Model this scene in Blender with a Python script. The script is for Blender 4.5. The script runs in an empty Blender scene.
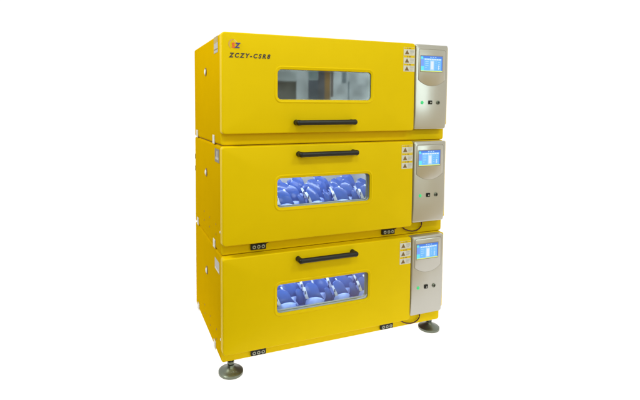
import bpy, bmesh, math, random
from mathutils import Vector, Matrix
random.seed(4)
sc = bpy.context.scene
COL = sc.collection
ZF = 0.072          # height of the lowest cabinet above the floor (on its levelling feet)

# ---------------------------------------------------------------- camera
cam_d = bpy.data.cameras.new("camera"); cam = bpy.data.objects.new("camera", cam_d); COL.objects.link(cam)
cam_d.sensor_width = 36.0; cam_d.lens = 449.34146 / 640 * 36
cam_d.shift_x = (320 - 284.18236) / 640; cam_d.shift_y = (131.51853 - 200) / 640
cam_d.clip_start = 0.05; cam_d.clip_end = 200
R_ = Vector((0.934211296499146, -0.3567009688715973, 0.0036976072599006317))
U_ = Vector((0.017500198880914315, 0.05618174659207816, 0.9982671758547368))
F_ = Vector((0.3562906068541706, 0.9325277637453628, -0.058727960219639594))
cam.matrix_world = Matrix(((R_[0], U_[0], -F_[0], -0.44748519), (R_[1], U_[1], -F_[1], -1.91903481),
                           (R_[2], U_[2], -F_[2], 1.18259335 + ZF), (0, 0, 0, 1)))
sc.camera = cam

# ---------------------------------------------------------------- exposure
vs = sc.view_settings
vs.view_transform = 'Standard'; vs.look = 'None'; vs.exposure = 0; vs.gamma = 1
sc.render.film_transparent = False
sc.cycles.max_bounces = 10; sc.cycles.transparent_max_bounces = 12
sc.cycles.caustics_reflective = False; sc.cycles.caustics_refractive = False

# ---------------------------------------------------------------- world: white studio backdrop, duller workshop behind the camera
w = bpy.data.worlds.new("World"); sc.world = w; w.use_nodes = True
nt = w.node_tree; N = nt.nodes; L = nt.links
for n in list(N): N.remove(n)
def nd(tree, t, **k):
    n = tree.nodes.new(t)
    for a, b in k.items(): setattr(n, a, b)
    return n
def mth(tree, op, a, b=None, c=None, clamp=False):
    n = nd(tree, 'ShaderNodeMath', operation=op); n.use_clamp = clamp
    for i, v in enumerate((a, b, c)):
        if v is None: continue
        if isinstance(v, (int, float)): n.inputs[i].default_value = v
        else: tree.links.new(v, n.inputs[i])
    return n.outputs[0]
def sstep(tree, v, lo, hi):
    n = nd(tree, 'ShaderNodeMapRange', interpolation_type='SMOOTHSTEP'); n.clamp = True
    tree.links.new(v, n.inputs[0]); n.inputs[1].default_value = lo; n.inputs[2].default_value = hi
    return n.outputs[0]
def mixc(tree, f, a, b):
    n = nd(tree, 'ShaderNodeMix', data_type='RGBA')
    if isinstance(f, (int, float)): n.inputs[0].default_value = f
    else: tree.links.new(f, n.inputs[0])
    for i, v in ((6, a), (7, b)):
        if isinstance(v, tuple): n.inputs[i].default_value = (*v, 1)
        else: tree.links.new(v, n.inputs[i])
    return n.outputs[2]
tc = nd(nt, 'ShaderNodeTexCoord'); sp = nd(nt, 'ShaderNodeSeparateXYZ'); L.new(tc.outputs['Generated'], sp.inputs[0])
X, Y, Z = sp.outputs
front = mth(nt, 'ADD', mth(nt, 'MULTIPLY', X, .407), mth(nt, 'MULTIPLY', Y, .914))
white_f = sstep(nt, front, -.12, .12)
left_f = sstep(nt, X, -.55, .25)
room = mixc(nt, left_f, (.05, .035, .015), (.70, .65, .56))  # left side dimmed and browned to keep the cabinet side dark
low_f = sstep(nt, Z, -.55, .25)
room = mixc(nt, low_f, mixc(nt, left_f, (.04, .02, .008), (.68, .47, .14)), room)
# far side of the workshop: pale areas brightened for the glass, dark cabinets, a wooden post (seen mirrored in the top window)
ay = mth(nt, 'MAXIMUM', mth(nt, 'MULTIPLY', Y, -1), 1e-3)
u = mth(nt, 'DIVIDE', X, ay); v = mth(nt, 'DIVIDE', Z, ay)
def band(x, a, b, s=.006):
    return mth(nt, 'MULTIPLY', sstep(nt, x, a - s, a + s), mth(nt, 'SUBTRACT', 1, sstep(nt, x, b - s, b + s)))
def rect(a, b, c, d, s=.006):
    return mth(nt, 'MULTIPLY', band(u, a, b, s), band(v, c, d, s))
win = mixc(nt, rect(.36, .64, .0, .11), (2.8, 3.5, 3.55), (2.8, 3.5, 3.55))
for (a, b, c, d, col, s) in ROOMS if 'ROOMS' in globals() else [
        (.30, .413, -.2, .058, (.55, .6, .5), .003),
        (.30, .413, .058, .078, (2.0, 2.6, 2.6), .006),
        (.444, .475, -.2, .062, (.75, .95, 1.1), .003),
        (.444, .47, .062, .085, (1.5, 2.2, 2.2), .004),
        (.470, .497, -.2, .5, (.75, .85, .9), .003),
        (.488, .504, -.2, .5, (1.5, 1.1, .48), .003),
        (.504, .512, .02, .5, (.9, .9, .8), .003),
        (.535, .548, .055, .5, (1.1, 1.5, 1.6), .004),
        (.553, .557, -.2, .06, (1.4, 1.9, 2.0), .002),
        (.57, .66, .082, .2, (1.3, 1.7, 1.7), .003)]:
    win = mixc(nt, rect(a, b, c, d, s), win, col)
noi = nd(nt, 'ShaderNodeTexNoise'); noi.inputs['Scale'].default_value = 26; noi.inputs['Detail'].default_value = 3
L.new(tc.outputs['Generated'], noi.inputs['Vector'])
win2 = nd(nt, 'ShaderNodeMix', data_type='RGBA', blend_type='MULTIPLY'); win2.inputs[0].default_value = .55
L.new(win, win2.inputs[6])
nr = nd(nt, 'ShaderNodeMapRange'); L.new(noi.outputs['Fac'], nr.inputs[0]); nr.inputs[1].default_value = .3; nr.inputs[2].default_value = .7
nr.inputs[3].default_value = .35; nr.inputs[4].default_value = 1.5; L.new(nr.outputs[0], win2.inputs[7])
back = mth(nt, 'LESS_THAN', Y, -.2)
wmask = mth(nt, 'MULTIPLY', rect(.3, .68, -.06, .16, .01), back)
wsc = nd(nt, 'ShaderNodeVectorMath', operation='SCALE'); L.new(win2.outputs[2], wsc.inputs[0]); wsc.inputs['Scale'].default_value = 2.0
room = mixc(nt, wmask, room, wsc.outputs[0])
colr = mixc(nt, white_f, room, (1.10, 1.10, 1.10))
down_f = mth(nt, 'MULTIPLY', sstep(nt, mth(nt, 'MULTIPLY', Z, -1), .05, .12), white_f)   # added glow from below keeps the floor sheet white, without shadows
colr = mixc(nt, down_f, colr, (2.25, 2.25, 2.25))
bg = nd(nt, 'ShaderNodeBackground'); L.new(colr, bg.inputs[0]); bg.inputs[1].default_value = 1.0
out = nd(nt, 'ShaderNodeOutputWorld'); L.new(bg.outputs[0], out.inputs[0])

# ---------------------------------------------------------------- lamps
def area(name, loc, target, size, power, col=(1, 1, 1), sy=None, parent=None):
    d = bpy.data.lights.new(name, 'AREA'); d.size = size; d.energy = power; d.color = col
    if sy: d.shape = 'RECTANGLE'; d.size_y = sy
    o = bpy.data.objects.new(name, d); COL.objects.link(o); o.location = loc
    o.rotation_euler = (Vector(target) - Vector(loc)).to_track_quat('-Z', 'Y').to_euler()
    if parent: o.parent = parent
    return o
area("overhead_light", (-.45, -2.2, 3.05), (.5, 0, 1.1), .40, 20, (.88, 1, .84))
area("overhead_light", (1.65, -2.2, 3.05), (.7, 0, 1.1), .40, 19, (.88, 1, .84))

area("front_fill", (-.6, -3.6, 2.1), (.6, 0, .7), 1.2, 30, (.90, 1, .86))  # added broad fill, brightens the doors and the strips under them
area("overhead_light", (-1.7, -.1, 2.9), (0, .35, 1.4), .6, 46, (.97, 1, .90))  # added high on the left to brighten the upper cabinet side
# ---------------------------------------------------------------- materials
def mat(name, col, rough=.5, metal=0, spec=.5, bump=0, bscale=200, var=0, coat=0):
    m = bpy.data.materials.new(name); m.use_nodes = True
    t = m.node_tree; b = t.nodes['Principled BSDF']
    b.inputs['Base Color'].default_value = (*col, 1); b.inputs['Roughness'].default_value = rough
    b.inputs['Metallic'].default_value = metal; b.inputs['Specular IOR Level'].default_value = spec
    b.inputs['Coat Weight'].default_value = coat
    tcn = nd(t, 'ShaderNodeTexCoord')
    if var:
        n = nd(t, 'ShaderNodeTexNoise'); n.inputs['Scale'].default_value = 9; n.inputs['Detail'].default_value = 5
        t.links.new(tcn.outputs['Object'], n.inputs['Vector'])
        c2 = tuple(c * (1 - var) for c in col); c1 = tuple(min(1, c * (1 + var)) for c in col)
        t.links.new(mixc(t, n.outputs['Fac'], c2, c1), b.inputs['Base Color'])
    if bump:
        n = nd(t, 'ShaderNodeTexNoise'); n.inputs['Scale'].default_value = bscale; n.inputs['Detail'].default_value = 2
        t.links.new(tcn.outputs['Object'], n.inputs['Vector'])
        bp = nd(t, 'ShaderNodeBump'); bp.inputs['Strength'].default_value = bump; bp.inputs['Distance'].default_value = .001
        t.links.new(n.outputs['Fac'], bp.inputs['Height']); t.links.new(bp.outputs[0], b.inputs['Normal'])
    return m
def emit(name, col, s=1):
    m = bpy.data.materials.new(name); m.use_nodes = True; b = m.node_tree.nodes['Principled BSDF']
    b.inputs['Base Color'].default_value = (*[c * .1 for c in col], 1); b.inputs['Roughness'].default_value = .2
    b.inputs['Emission Color'].default_value = (*col, 1); b.inputs['Emission Strength'].default_value = s
    return m
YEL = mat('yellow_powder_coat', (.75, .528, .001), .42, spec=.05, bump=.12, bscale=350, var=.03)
YEL_SHADE = mat('yellow_powder_coat_shaded', (.62, .375, .001), .5, spec=0, bump=.12, bscale=350, var=.03)  # same paint as the doors, darkened and oranged for the shaded side
GREY = mat('silver_grey_plastic', (.51, .50, .465), .28, metal=.6, spec=.5, bump=.05, bscale=600, var=.02)
GROOVE = mat('groove_shadow_plastic', (.26, .23, .19), .5)
BLACK = mat('black_plastic', (.010, .010, .009), .36, spec=.3, bump=.1, bscale=500)
JAMB = mat('grey_rubber_gasket', (.10, .12, .10), .5)
STEEL = mat('brushed_steel', (.17, .19, .15), .36, metal=.8, bump=.3, bscale=60, var=.3)
CHAMB = mat('chamber_stainless', (.55, .58, .60), .45, metal=.3, var=.08)
WHITE = mat('white_plastic', (.75, .75, .74), .4)
PAPER = mat('sticker_paper', (.66, .64, .58), .5)
STGREY = mat('sticker_grey', (.40, .38, .36), .45, var=.15)
STGOLD = mat('sticker_gold', (.40, .27, .03), .45)
STDARK = mat('sticker_dark', (.13, .10, .06), .45, var=.2)
INK = mat('dark_brown_ink', (.03, .016, .01), .5)
TRI = mat('warning_brown', (.20, .11, .02), .5)
INKG = mat('grey_ink', (.36, .34, .33), .5)
RED = mat('red_ink', (.80, .09, .012), .5); NAVY = mat('navy_ink', (.05, .03, .20), .5)
GOLD = mat('gold_ink', (.62, .36, .06), .5)
GOLDL = mat('pale_gold_ink', (.80, .55, .20), .5)
CABLE = mat('dark_red_cable', (.07, .006, .004), .4)
SEAM = mat('dark_seam', (.10, .022, .003), .6)
PETAL = mat('blue_translucent_petal', (.045, .120, .46), .16, spec=.5, var=.1)
t = PETAL.node_tree; pb_ = t.nodes['Principled BSDF']; tlp = nd(t, 'ShaderNodeBsdfTranslucent'); tlp.inputs[0].default_value = (.06, .15, .52, 1)
mxp = nd(t, 'ShaderNodeMixShader'); mxp.inputs[0].default_value = .40; t.links.new(pb_.outputs[0], mxp.inputs[1]); t.links.new(tlp.outputs[0], mxp.inputs[2])
t.links.new(mxp.outputs[0], t.nodes['Material Output'].inputs[0])
DISH_BAND = mat('pale_blue_dish_and_lit_band', (.17, .27, .66), .3)  # base dish, and the leaves' lit lower band as a pale colour
SMARK = mat('strap_mark_blue', (.05, .08, .22), .4)
STRAP = mat('strap_steel', (.30, .36, .52), .35, metal=.2, var=.35)
TRAYB = mat('blue_tray', (.05, .08, .30), .4, var=.1)
SCREW = mat('screw_head', (.35, .36, .30), .35, metal=.5)
LED = emit('green_led', (.05, .70, .22), .9)
S_BLUE = emit('screen_blue', (.15, .47, 1.0), 1.0); S_DARK = emit('screen_dark_blue', (.06, .20, .74), 1.0)
S_PALE = emit('screen_pale', (.36, .64, 1.0), 1.0); S_WHITE = emit('screen_white', (.72, .80, 1.0), 1.0)
S_YEL = emit('screen_yellow', (.72, .85, .18), 1.0); S_CYAN = emit('screen_cyan', (.12, .75, .85), 1.0)
S_LAV = emit('screen_lavender', (.16, .33, .95), 1.0)
LAMP_ON = emit('lit_diffuser', (.85, .92, 1.0), 3.0)
GLASS = bpy.data.materials.new('window_glass'); GLASS.use_nodes = True
t = GLASS.node_tree
for n in list(t.nodes): t.nodes.remove(n)
gl = nd(t, 'ShaderNodeBsdfGlossy'); gl.inputs['Roughness'].default_value = .015
tr = nd(t, 'ShaderNodeBsdfTransparent'); tr.inputs[0].default_value = (.93, .96, .96, 1)
mx = nd(t, 'ShaderNodeMixShader'); fr = nd(t, 'ShaderNodeFresnel'); fr.inputs[0].default_value = 1.55
t.links.new(mth(t, 'MULTIPLY', fr.outputs[0], 1.0, clamp=True), mx.inputs[0])
t.links.new(tr.outputs[0], mx.inputs[1]); t.links.new(gl.outputs[0], mx.inputs[2])
mo = nd(t, 'ShaderNodeOutputMaterial'); t.links.new(mx.outputs[0], mo.inputs[0])

# ---------------------------------------------------------------- helpers
def obj(name, bm, m, parent=None, smooth=False, bevel=0, seg=2):
    me = bpy.data.meshes.new(name); bmesh.ops.recalc_face_normals(bm, faces=bm.faces[:]) if not getattr(bm, 'keepn', False) else None
    bm.to_mesh(me); bm.free()
    for mm in (m if isinstance(m, (list, tuple)) else [m]): me.materials.append(mm)
    if smooth:
        me.polygons.foreach_set('use_smooth', [True] * len(me.polygons))
        me.set_sharp_from_angle(angle=math.radians(40))
    o = bpy.data.objects.new(name, me); COL.objects.link(o); o.parent = parent
    if bevel:
        b = o.modifiers.new('bevel', 'BEVEL'); b.width = bevel; b.segments = seg; b.limit_method = 'ANGLE'
    return o
def box(bm, x0, x1, y0, y1, z0, z1, mi=0):
    v = [bm.verts.new(p) for p in ((x0, y0, z0), (x1, y0, z0), (x1, y1, z0), (x0, y1, z0), (x0, y0, z1), (x1, y0, z1), (x1, y1, z1), (x0, y1, z1))]
    for f in ((0, 3, 2, 1), (4, 5, 6, 7), (0, 1, 5, 4), (1, 2, 6, 5), (2, 3, 7, 6), (3, 0, 4, 7)):
        bm.faces.new([v[i] for i in f]).material_index = mi
def rring(x0, x1, z0, z1, r, y, n=6):
    pts = []
    for cx, cz, a0 in ((x1 - r, z1 - r, 0), (x0 + r, z1 - r, 90), (x0 + r, z0 + r, 180), (x1 - r, z0 + r, 270)):
        for i in range(n + 1):
            a = math.radians(a0 + 90 * i / n); pts.append((cx + r * math.cos(a), y, cz + r * math.sin(a)))
    return pts
def loft(bm, rings, cap0=False, cap1=False, mi=0):
    vr = [[bm.verts.new(p) for p in r] for r in rings]
    n = len(vr[0])
    for a, b in zip(vr, vr[1:]):
        for i in range(n):
            bm.faces.new((a[i], a[(i + 1) % n], b[(i + 1) % n], b[i])).material_index = mi
    if cap0: bm.faces.new(vr[0]).material_index = mi
    if cap1: bm.faces.new(vr[-1]).material_index = mi
def slab(bm, x0, x1, z0, z1, r, y0, y1, e, mi=0):     # rounded plate, front edge eased by e
    rs = []
    for k in range(4):
        a = math.radians(90 * k / 3)
        d = e * (1 - math.sin(a)); rs.append(rring(x0 + d, x1 - d, z0 + d, z1 - d, max(r - d, .0004), y0 + e * (1 - math.cos(a))))
    rs.append(rring(x0, x1, z0, z1, r, y1))
    loft(bm, rs, True, True, mi)
def tube(bm, pts, r, n=10, mi=0, cap=True):
    pts = [Vector(p) for p in pts]; rings = []
    up = Vector((0, 0, 1))
    for i, p in enumerate(pts):
        tdir = (pts[min(i + 1, len(pts) - 1)] - pts[max(i - 1, 0)]).normalized()
        a = tdir.cross(up)
        if a.length < .2: a = tdir.cross(Vector((1, 0, 0)))
        a.normalize(); b = tdir.cross(a)
        rr = r[i] if isinstance(r, (list, tuple)) else r
        rings.append([p + a * rr * math.cos(2 * math.pi * k / n) + b * rr * math.sin(2 * math.pi * k / n) for k in range(n)])
    loft(bm, rings, cap, cap, mi)
def lathe(bm, cx, cy, prof, n=32, mi=0):
    rings = [[(cx + r * math.cos(2 * math.pi * k / n), cy + r * math.sin(2 * math.pi * k / n), z) for k in range(n)] for r, z in prof]
    loft(bm, rings, True, True, mi)
def text_mesh(body, size, m, name, parent, x, y, z, shear=0, off=0, spacing=1, sx=1, ext=.0006):
    c = bpy.data.curves.new(name, 'FONT'); c.body = body; c.size = size; c.shear = shear; c.offset = off
    c.space_character = spacing; c.extrude = ext; c.resolution_u = 4
    o = bpy.data.objects.new(name + '_tmp', c); COL.objects.link(o)
    dg = bpy.context.evaluated_depsgraph_get(); me = bpy.data.meshes.new_from_object(o.evaluated_get(dg))
    bpy.data.objects.remove(o); bpy.data.curves.remove(c)
    me.materials.clear(); me.materials.append(m)
    for p in me.polygons: p.material_index = 0
    q = bpy.data.objects.new(name, me); COL.objects.link(q); q.parent = parent
    q.location = (x, y, z); q.rotation_euler = (math.pi / 2, 0, 0); q.scale = (sx, 1, 1)
    return q

# ---------------------------------------------------------------- the surface it stands on
bm = bmesh.new(); pass
FL = bpy.data.materials.new('shadowless_white_sheet'); FL.use_nodes = True; t = FL.node_tree
for n in list(t.nodes): t.nodes.remove(n)
tl = nd(t, 'ShaderNodeBsdfTranslucent'); tl.inputs[0].default_value = (.97, .97, .97, 1)  # sheet added to glow white from below and show no shadow
mo = nd(t, 'ShaderNodeOutputMaterial'); t.links.new(tl.outputs[0], mo.inputs[0])
bm.free(); bm = bmesh.new()
bm.faces.new([bm.verts.new(p) for p in ((-32, 12.2, 0), (.36, -.31, 0), (2.2, -1.02, 0), (70, -1.02, 0), (70, 45, 0), (-32, 45, 0))])
fl = obj('floor', bm, FL); fl['kind'] = 'structure'

# ---------------------------------------------------------------- flask clamp (four round-topped blue petals on a base)
def leaf_bm(cx, cy, w, h, lean, bulge=.013, top=.56, yaw=0, skew=-.020, th=.0018):
    """round-topped bell-shaped leaf, convex towards the door"""
    bm = bmesh.new(); nu, nv = 12, 18; g = {}
    ca, sa = math.cos(yaw), math.sin(yaw); s0 = .70
    for side in (0, 1):
        for j in range(nv + 1):
            s = 1 - (1 - j / nv) ** 1.0
            q_ = s / s0
            if s < s0: hw = w / 2 * (1 - (1 - top) * (q_ * q_ * (3 - 2 * q_)) ** .8)
            else: hw = w / 2 * top * math.sqrt(max(0, 1 - ((s - s0) / (1 - s0)) ** 2))
            for i in range(nu + 1):
                a = i / nu * 2 - 1; x = a * hw; sk = skew * s ** 1.2
                y = lean * s ** 1.4 + bulge * (2 * x / w) ** 2 - .010 * math.sin(math.pi * s) + side * th
                g[side, j, i] = bm.verts.new((cx + (x + sk) * ca - y * sa, cy + (x + sk) * sa + y * ca, h * s * (1 - .10 * (x / w) * s)))
    for j in range(nv):
        for i in range(nu):
            for side in (0, 1): bm.faces.new([g[side, j, i], g[side, j, i + 1], g[side, j + 1, i + 1], g[side, j + 1, i]])
        for i in (0, nu): bm.faces.new((g[0, j, i], g[1, j, i], g[1, j + 1, i], g[0, j + 1, i]))
    bmesh.ops.remove_doubles(bm, verts=bm.verts[:], dist=1e-5)
    return bm
def crescent_bm(cx, cy, w, d, bulge=.016):
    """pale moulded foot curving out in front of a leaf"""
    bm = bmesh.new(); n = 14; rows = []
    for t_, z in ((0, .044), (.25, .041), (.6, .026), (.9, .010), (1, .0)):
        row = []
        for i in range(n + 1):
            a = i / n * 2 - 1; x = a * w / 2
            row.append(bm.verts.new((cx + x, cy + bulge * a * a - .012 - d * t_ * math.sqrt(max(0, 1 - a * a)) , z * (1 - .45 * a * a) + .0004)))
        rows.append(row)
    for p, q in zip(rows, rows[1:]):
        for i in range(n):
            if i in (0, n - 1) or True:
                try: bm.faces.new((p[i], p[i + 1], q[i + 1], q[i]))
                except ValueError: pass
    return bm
def make_clamp(parent):
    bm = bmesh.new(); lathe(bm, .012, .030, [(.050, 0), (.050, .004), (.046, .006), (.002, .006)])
    c = obj('flask_clamp', bm, DISH_BAND, parent, smooth=True)
    for cx, cy, w, h, lean, yaw in ((0, 0, .130, .106, .024, .10), (.052, .055, .124, .118, .020, -.12), (-.068, .006, .072, .080, .012, .25)):
        obj('leaf', leaf_bm(cx, cy, w, h, lean, yaw=yaw), PETAL, c, smooth=True)
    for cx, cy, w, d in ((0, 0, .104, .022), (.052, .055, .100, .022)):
        obj('light_crescent', crescent_bm(cx, cy, w, d), DISH_BAND, c, smooth=True)  # stands in for the light along the leaf's lower edge
    for (xa, ya, za), (xb, yb, zb), hw in (((-.043, -.020, .040), (-.058, .004, .089), .0085), ((.002, .045, .070), (-.008, .054, .103), .0060)):
        bm = bmesh.new(); n = 5; P = []
        for k in range(n + 1):
            q = k / n; P.append((xa + (xb - xa) * q, ya + (yb - ya) * q - .004 * math.sin(math.pi * q), za + (zb - za) * q, hw * (1 - .25 * q)))
        F = [[bm.verts.new((x + sg * h_, y + o_, z)) for sg in (-1, 1)] for o_ in (0, .0015) for (x, y, z, h_) in P]
        for o_ in (0, n + 1):
            for k in range(n): bm.faces.new((F[o_ + k][0], F[o_ + k][1], F[o_ + k + 1][1], F[o_ + k + 1][0]))
        for k in range(n):
            for e_ in (0, 1): bm.faces.new((F[k][e_], F[k + 1][e_], F[n + 2 + k][e_], F[n + 1 + k][e_]))
        st_ = obj('strap', bm, STRAP, c, smooth=True)
        if hw > .007:
            bm = bmesh.new(); xm, ym, zm = (xa + xb) / 2 - .003, (ya + yb) / 2 - .0075, (za + zb) / 2
            box(bm, xm - .0025, xm + .0035, ym, ym + .002, zm - .004, zm + .012); obj('strap_mark', bm, SMARK, st_)
    return c
def copy_tree(o, parent):
    c = o.copy(); COL.objects.link(c); c.parent = parent
    for ch in [k for k in bpy.data.objects if k.parent == o and k != c]: copy_tree(ch, c)
    return c
clamp_proto = None

# ---------------------------------------------------------------- one incubator
W, D, T = 1.226, .705, .0436
PANEL_DZ = (-.010, .001, .0065)
def incubator(k, label):
    global clamp_proto
    lit = k > 0
    root = bpy.data.objects.new('shaker_incubator', None); COL.objects.link(root)
    root.empty_display_size = .2
    root.location = (0, 0, ZF + (2 - k) * .5)
    root['label'] = label; root['category'] = 'incubator'; root['group'] = 'yellow incubators stacked in one tower'
    # --- cabinet shell, hollow, open at the front
    bm = bmesh.new()
    e = .006; zt = .4985; zb = .0008
    rs = [rring(.06, .985, .085, .465, .004, T)]
    for j in range(5):
        a = math.radians(90 * j / 4); d = e * (1 - math.sin(a))
        rs.append(rring(d, W - d, zb + d, zt - d, .012 - d * .6, T + e * (1 - math.cos(a))))
    rs.append(rring(0, W, zb, zt, .012, D - .004)); rs.append(rring(.004, W - .004, zb + .004, zt - .004, .010, D))
    loft(bm, rs, False, True)
    shell = obj('cabinet', bm, [YEL_SHADE, YEL], root, smooth=True)
    for pg in shell.data.polygons:          # the front frame keeps the unshaded door paint
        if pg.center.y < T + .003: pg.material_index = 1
    bm = bmesh.new()
    loft(bm, [rring(.0605, .9845, .0855, .4645, .004, T + .001), rring(.0605, .9845, .0855, .4645, .004, D - .03)], False, True)
    obj('chamber', bm, CHAMB, root, smooth=True)
    bm = bmesh.new(); box(bm, .012, W - .012, T + .014, D - .012, -.0035, .003)
    obj('seam_strip', bm, SEAM, root)
    # --- door
    x0, x1, z0, z1 = -.0035, 1.0, .0538, .4985
    wx0, wx1, wz0, wz1, wr = .2545, .7425, (.2095 if k else .2080), (.3455 if k else .3440), .018
    prof = [(-.0, .010), (0, .003), (.0012, .0005), (.004, -.0004), (.0075, -.0008), (.0095, -.0022), (.0125, -.0028), (.0150, -.0016), (.0165, 0)]
    bm = bmesh.new()
    rs = [rring(wx0 - d, wx1 + d, wz0 - d, wz1 + d, wr + d, y) for d, y in prof]
    e = .006
    for j in range(5):
        a = math.radians(90 * j / 4); d = e * (1 - math.sin(a))
        rs.append(rring(x0 + d, x1 - d, z0 + d, z1 - d, .014 - d * .6, e * (1 - math.cos(a))))
    rs.append(rring(x0, x1, z0, z1, .014, T - .003))
    rs.append(rring(wx0 - .005, wx1 + .005, wz0 - .005, wz1 + .005, .02, T - .003))
    loft(bm, rs)
    door = obj('door', bm, YEL, root, smooth=True)
    # window: gasket tunnel, inner frame lip and the pane
    bm = bmesh.new()
    loft(bm, [rring(wx0 + .0002, wx1 - .0002, wz0 + .0002, wz1 - .0002, wr, .0045), rring(wx0 + .0002, wx1 - .0002, wz0 + .0002, wz1 - .0002, wr, .020),
              rring(wx0 + .003, wx1 - .003, wz0 + .003, wz1 - .003, wr - .002, .022), rring(wx0 + .003, wx1 - .003, wz0 + .003, wz1 - .003, wr - .002, .034)])
    wf = obj('window_gasket', bm, JAMB, door, smooth=True)
    bm = bmesh.new(); loft(bm, [rring(wx0 + .0004, wx1 - .0004, wz0 + .0004, wz1 - .0004, wr - .0004, .0062)], True)
    obj('window_pane', bm, GLASS, door)
    # --- handle
    hx0, hx1, hz = ((.344, .633, .1028), (.358, .645, .4560), (.358, .648, .4600))[k]
    bm = bmesh.new()
    yb = -.036
    tube(bm, [(hx0 - .002, yb, hz), (hx0 + .012, yb - .001, hz), (hx1 - .012, yb - .001, hz), (hx1 + .002, yb, hz)], [.0135, .0120, .0120, .0135], 18)
    h = obj('handle', bm, BLACK, door, smooth=True)
    for hx in (hx0, hx1):
        bm = bmesh.new()
        tube(bm, [(hx, 0, hz), (hx, -.004, hz), (hx, -.006, hz), (hx, -.028, hz), (hx, -.040, hz), (hx, -.047, hz)], [.0130, .0130, .0122, .0126, .0130, .008], 18)
        obj('handle_post', bm, BLACK, h, smooth=True)
    # --- control panel
    mb = bmesh.new(); slab(mb, 1.008, 1.2275, .0800, .4945, .010, .024, T - .0005, .003)
    obj('panel_mount', mb, YEL, root, smooth=True)
    bm = bmesh.new(); slab(bm, 1.0045, 1.205, .0695 if k else .0605, .4965, .011, -.002, .0330, .005)
    for q in range(9):
        g_ = bm.verts[:] + bm.edges[:] + bm.faces[:]; bmesh.ops.bisect_plane(bm, geom=g_, plane_co=(0, 0, .078 + q * .014), plane_no=(0, 0, 1))
    for v_ in bm.verts:
        if v_.co.z < .190 and v_.co.y < .01: v_.co.y += .007 * ((.190 - v_.co.z) / .12) ** 2
    panel = obj('control_panel', bm, GREY, root, smooth=True)
    dz = PANEL_DZ[k]
    # shield-shaped fascia with a dark joint line
    def shield(d):
        px0, px1, zt_, zs = 1.0195 + d, 1.1885 - d, .4785 + dz * .7 - d, .325 + dz
        pts = []
        for cx, a0 in ((px1 - .012, 0), (px0 + .012, 90)):
            for i in range(6):
                a = math.radians(a0 + 90 * i / 5); pts.append((cx + .012 * math.cos(a), zt_ - .012 + .012 * math.sin(a)))
        for i in range(17):
            s = i / 16; x = px0 + (px1 - px0) * s; c = (2 * s - 1)
            pts.append((x, zs + d * .6 - .031 * (1 - abs(c) ** 2.2)))
        return pts
    bm = bmesh.new(); loft(bm, [[(x, y, z) for x, z in shield(d)] for d, y in ((-.0009, -.0019), (-.0009, -.0025), (.0009, -.0025), (.0009, -.0019))])
    obj('joint_line', bm, GROOVE, panel)
    bm = bmesh.new(); loft(bm, [[(x, y, z) for x, z in shield(d)] for d, y in ((.0009, -.0021), (.0012, -.0032), (.002, -.0036))], False, True)
    fas = obj('fascia', bm, GREY, panel, smooth=True)
    sx0, sx1, sz0, sz1 = 1.0315, 1.1675, .3685 + dz, .4475 + dz
    bm = bmesh.new(); slab(bm, sx0 - .0035, sx1 + .0035, sz0 - .0035, sz1 + .0035, .002, -.0044, -.0030, .0005); obj('screen_bezel', bm, GROOVE, fas)
    # lit screen
    bm = bmesh.new(); ys = -.0046
    def scr(a, b, c, d, mi, lay):
        x_0, x_1 = sx0 + (sx1 - sx0) * a, sx0 + (sx1 - sx0) * b; z_0, z_1 = sz0 + (sz1 - sz0) * c, sz0 + (sz1 - sz0) * d
        y = ys - lay * .00012
        bm.faces.new([bm.verts.new(p) for p in ((x_0, y, z_0), (x_1, y, z_0), (x_1, y, z_1), (x_0, y, z_1))]).material_index = mi
    scr(0, 1, 0, 1, 0, 0)
    scr(0, 1, .86, 1, 1, 1); scr(.0, .14, .12, .80, 6, 1); scr(0, .14, .05, .34, 5, 2); scr(0, 1, 0, .055, 4, 3)
    scr(.955, 1, .055, 1, 1, 2); scr(0, .10, .80, .95, 5, 2)
    scr(.16, .94, .74, .835, 2, 2)
    for i in range(7): scr(.18 + i * .11, .18 + i * .11 + .07, .755, .82, 3, 3)
    for i in range(3): scr(.42 + i * .11, .49 + i * .11, .90, .95, 2, 3)
    scr(.42, .62, .08, .72, 2, 2); scr(.46, .58, .14, .66, 3, 3)
    for zz in (.22, .36, .50, .62):
        scr(.20, .27 + .08 * (zz > .3), zz, zz + .045, 2, 3); scr(.68, .72, zz, zz + .05, 2, 3); scr(.79, .88, zz - .03, zz + .02, 2, 3)
    scr(.81, .835, .13, .42, 3, 4)
    obj('screen', bm, [S_BLUE, S_DARK, S_PALE, S_WHITE, S_YEL, S_CYAN, S_LAV], fas)
    # controls
    bz = .2110 + dz * 1.3
    def disc(name, cx, cz, prof, m, par, n=20):
        bm = bmesh.new(); loft(bm, [[(cx + r * math.cos(2 * math.pi * i / n), y, cz + r * math.sin(2 * math.pi * i / n)) for i in range(n)] for r, y in prof], False, True)
        return obj(name, bm, m, par, smooth=True)
    disc('indicator_light', 1.0462, bz, [(.0088, -.0018), (.0088, -.0035), (.007, -.006), (.003, -.0075)], LED, panel)
    bm = bmesh.new(); slab(bm, 1.0855, 1.1075, bz - .0085, bz + .0115, .002, -.0065, -.0018, .001); rk = obj('rocker_switch', bm, BLACK, panel)
    bm = bmesh.new(); slab(bm, 1.0885, 1.1045, bz - .0055, bz + .0085, .0015, -.0085, -.0060, .001); obj('rocker', bm, BLACK, rk)
    bm = bmesh.new(); box(bm, 1.0925, 1.1005, -.0090, -.0084, bz - .002, bz + .0015); box(bm, 1.0955, 1.0975, -.0090, -.0084, bz + .0022, bz + .0055); obj('switch_mark', bm, PAPER, rk)
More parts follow.
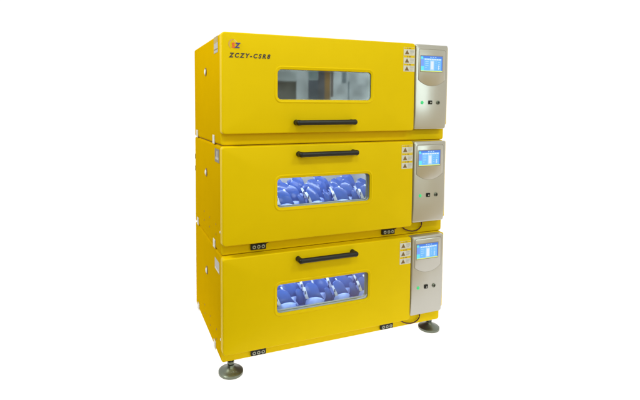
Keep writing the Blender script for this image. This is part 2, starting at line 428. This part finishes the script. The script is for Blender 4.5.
    ks = disc('key_switch', 1.1475, bz + .0005, [(.0105, -.0018), (.0105, -.005), (.008, -.0075), (.0055, -.0075), (.005, -.0055)], STEEL, panel)
    bm = bmesh.new(); box(bm, 1.1462, 1.1488, -.0085, -.0050, bz - .006, bz + .007); ko = obj('key_slot', bm, INK, ks)
    # --- three warning stickers by the door edge
    for i, zz in enumerate((.4805, .4385, .3985)):
        zz -= .004 if k == 0 else 0
        bm = bmesh.new(); box(bm, .9285, .9965, -.0009, -.0002, zz - .0395, zz)
        st = obj('warning_sticker', bm, PAPER, door)
        bm = bmesh.new(); box(bm, .930, .995, -.0012, -.0009, zz - .0095, zz - .001); obj('sticker_header', bm, YEL, st)
        bm = bmesh.new()
        for a, b in ((.950, .954), (.962, .966), (.968, .972)): box(bm, a, b, -.0014, -.0012, zz - .008, zz - .0025)
        obj('header_text', bm, TRI, st)
        bm = bmesh.new(); cx, cz = .949, zz - .025
        vv = [bm.verts.new((cx + a, -.0013, cz + b)) for a, b in ((-.013, -.010), (.013, -.010), (0, .012))]; bm.faces.new(vv)
        obj('warning_triangle', bm, TRI, st)
        bm = bmesh.new()
        for j in range(4): box(bm, .967, .990 - .006 * (j == 3), -.0012, -.0009, zz - .0165 - j * .0055, zz - .0145 - j * .0055)
        obj('warning_text', bm, INKG, st)
    # --- side fittings
    lab = ((.090, .172, .420, .4935), (.069, .163, .418, .480), (.080, .176, .402, .455))[k]
    bm = bmesh.new(); box(bm, -.0010, -.0001, lab[0], lab[1], lab[2], lab[3])
    sl = obj('side_label', bm, (STGREY, STDARK, STGREY)[k], shell)
    bm = bmesh.new()
    if k == 0:
        box(bm, -.0014, -.0010, lab[0], lab[1], lab[2] + .045, lab[3]); obj('label_band', bm, STGOLD, sl)
        bm = bmesh.new(); box(bm, -.0014, -.0010, lab[0] + .004, lab[1] - .004, lab[2] + .013, lab[2] + .018); obj('label_text', bm, TRI, sl)
    elif k == 1:
        box(bm, -.0014, -.0010, .085, .150, .430, .442); box(bm, -.0014, -.0010, .105, .125, .442, .470); obj('label_mark', bm, STGREY, sl)
    else:
        box(bm, -.0014, -.0010, lab[0] + .006, lab[1] - .006, .405, .412); obj('label_mark', bm, PAPER, sl)
    ly, lz = .370, (.349, .336, .322)[k]
    def xdisc(name, y, z, prof, m, par, n=20, sz=1):
        bm = bmesh.new(); loft(bm, [[(x, y + r * math.cos(2 * math.pi * i / n), z + sz * r * math.sin(2 * math.pi * i / n)) for i in range(n)] for r, x in prof], False, True)
        return obj(name, bm, m, par, smooth=True)
    pl = xdisc('side_latch', ly, lz, [(.021, 0), (.021, -.003), (.016, -.004)], TRI, shell)
    xdisc('latch_knob', ly, lz, [(.014, -.003), (.013, -.006), (.009, -.008)], WHITE, pl)
    for y, z in ((.44, .118), (.30, .118), (.15, .120), (.44, .070), (.30, .070), (.15, .072)) if k else ():
        xdisc('vent_hole', y, z - (0, 0, .01)[k], [(.0048, -.0004), (.0040, -.0006)], SEAM, shell, 10)
    for y in (.602, .162):
        bm = bmesh.new(); box(bm, -.0045, -.0002, y, y + .038, -.0 if k < 2 else .002, .041)
        br = obj('joining_bracket', bm, PAPER, shell, bevel=.0015)
    xdisc('edge_plug', .052, .108, [(.006, 0), (.006, -.003), (.004, -.004)], WHITE, shell, 12) if k else None
    for z in (.30, .37) if k == 1 else ():
        bm = bmesh.new(); box(bm, -.0015, .01, D - .008, D + .001, z, z + .028); obj('rear_hinge', bm, STDARK, shell)
    # --- strip fittings under the door
    if k:
        for a, b in ((.137, .210), (.8425, .9175)):
            bm = bmesh.new(); box(bm, a, b, T - .012, T + .001, .0145 - .004 * (k == 2), .0415 - .004 * (k == 2))
            cn = obj('socket_block', bm, BLACK, shell, bevel=.0015)
            for j in range(3):
                cx = a + (b - a) * (.2 + .3 * j)
                disc('socket_screw', cx, .028 - .004 * (k == 2), [(.0085, T - .0115), (.0085, T - .014), (.006, T - .0145), (.004, T - .0145), (.0035, T - .012)], SCREW, cn, 14)
            bm = bmesh.new(); tube(bm, [(b - .004, T - .006, .036), (b + .008, T - .006, .041), (b + .018, T - .004, .046), (b + .026, T + .002, .049)], .0026, 8); obj('socket_lead', bm, CABLE, cn)
        bm = bmesh.new(); pts = []
        P0 = [(.962, .052), (.972, .040), (.985, .030), (1.005, .022), (1.030, .0165), (1.055, .018), (1.075, .026), (1.088, .040), (1.090, .056), (1.086, .068)]
        dd = 0 if k == 1 else -.004
        for i in range(len(P0) - 1):
            for s in (0, .33, .66):
                pts.append((P0[i][0] * (1 - s) + P0[i + 1][0] * s, T - .008, P0[i][1] * (1 - s) + P0[i + 1][1] * s + dd))
        tube(bm, pts, .0032, 8); obj('cable', bm, CABLE, root, smooth=True)
    # --- shaker tray and clamps
    bm = bmesh.new(); tz = (.09, .157, .160)[k]
    box(bm, .075, .97, .075, .655, tz - .006, tz)
    tray = obj('shaker_tray', bm, TRAYB if k else CHAMB, root, bevel=.002)
    if k:
        px, py = .156, .098
        for iy in range(4 if k == 1 else 5):
            for ix in range(5):
                x = .193 + ix * px + (iy % 2) * .030 - iy * .006; y = .125 + iy * py
                if clamp_proto is None: c = clamp_proto = make_clamp(tray)
                else:
                    c = copy_tree(clamp_proto, tray)
                c.location = (x, y, tz); c.rotation_euler = (0, 0, math.radians(random.uniform(-19, 15))); c.scale = (random.uniform(.94, 1.04), 1, random.uniform(.92, 1.07))
        bm = bmesh.new(); box(bm, .10, .94, .075, .105, .440, .452); lb = obj('chamber_light', bm, LAMP_ON, root, bevel=.002)
        area('chamber_lamp', (.52, .34, .455), (.52, .36, 0), .85, 4.0, (.86, .93, 1), sy=.3, parent=root)
        area('chamber_lamp', (.52, .062, .40), (.52, .17, .22), .85, 2.0, (.78, .89, 1), sy=.03, parent=root)
    return root, door, shell

top, top_door, _ = incubator(0, 'topmost yellow incubator with a lettered door and an unlit window above its handle')
mid, _, _ = incubator(1, 'middle yellow incubator of the stack, blue clamp tops low in its lit window')
bot, _, bot_shell = incubator(2, 'lowest yellow incubator of the stack, standing on round metal levelling feet')

# emblem and model number on the top door
text_mesh('ZCZY-CSR8', .0268, INK, 'model_lettering', top_door, .0290, -.0006, .3895, shear=.25, off=.0010, spacing=1.47, sx=.98)
em = text_mesh('S', .030, RED, 'emblem', top_door, .0410, -.0012, .4310, shear=.0, off=.0013, sx=1.0)
text_mesh('Z', .030, NAVY, 'emblem_letter', top_door, .0550, -.0014, .4310, shear=.18, off=.0014, sx=1.0)
bm = bmesh.new(); cx, cz = .0465, .4465; n = 26; ra = []; rb = []
for i in range(n + 1):
    a = math.radians(70 + 175 * i / n); wd = .0075 * math.sin(math.pi * i / n) + .0006
    ra.append(bm.verts.new((cx + .0215 * math.cos(a), -.0008, cz + .0215 * math.sin(a)))); rb.append(bm.verts.new((cx + (.0215 - wd) * math.cos(a), -.0008, cz + (.0215 - wd) * math.sin(a))))
for i in range(n): bm.faces.new((ra[i], ra[i + 1], rb[i + 1], rb[i]))
obj('emblem_swirl', bm, GOLD, top_door)
bm = bmesh.new()
for a0, a1, r in ((20, 75, .0200), (35, 80, .0150)):
    p = [(math.radians(a0 + (a1 - a0) * i / 8)) for i in range(9)]
    va = [bm.verts.new((cx + r * math.cos(a), -.0007, cz + r * math.sin(a))) for a in p]; vb = [bm.verts.new((cx + (r - .0022) * math.cos(a), -.0007, cz + (r - .0022) * math.sin(a))) for a in p]
    for i in range(8): bm.faces.new((va[i], va[i + 1], vb[i + 1], vb[i]))
obj('emblem_swirl', bm, GOLDL, top_door)

# levelling feet of the lowest incubator
def foot(x, y):
    bm = bmesh.new()
    lathe(bm, x, y, [(.056, -.0715), (.058, -.069), (.058, -.059), (.0545, -.056), (.046, -.0535), (.020, -.040), (.0165, -.034), (.015, -.030), (.004, -.030)], 40)
    f = obj('levelling_foot', bm, STEEL, bot, smooth=True)
    bm = bmesh.new(); lathe(bm, x, y, [(.0085, -.032), (.0085, .006)], 16); obj('foot_stem', bm, STEEL, f, smooth=True)
    bm = bmesh.new(); lathe(bm, x, y, [(.015, -.026), (.0165, -.024), (.0165, -.015), (.015, -.013)], 6); obj('foot_nut', bm, STEEL, f)
for x, y in ((.050, .072), (1.198, .092), (.150, .600), (1.05, .600)): foot(x, y)
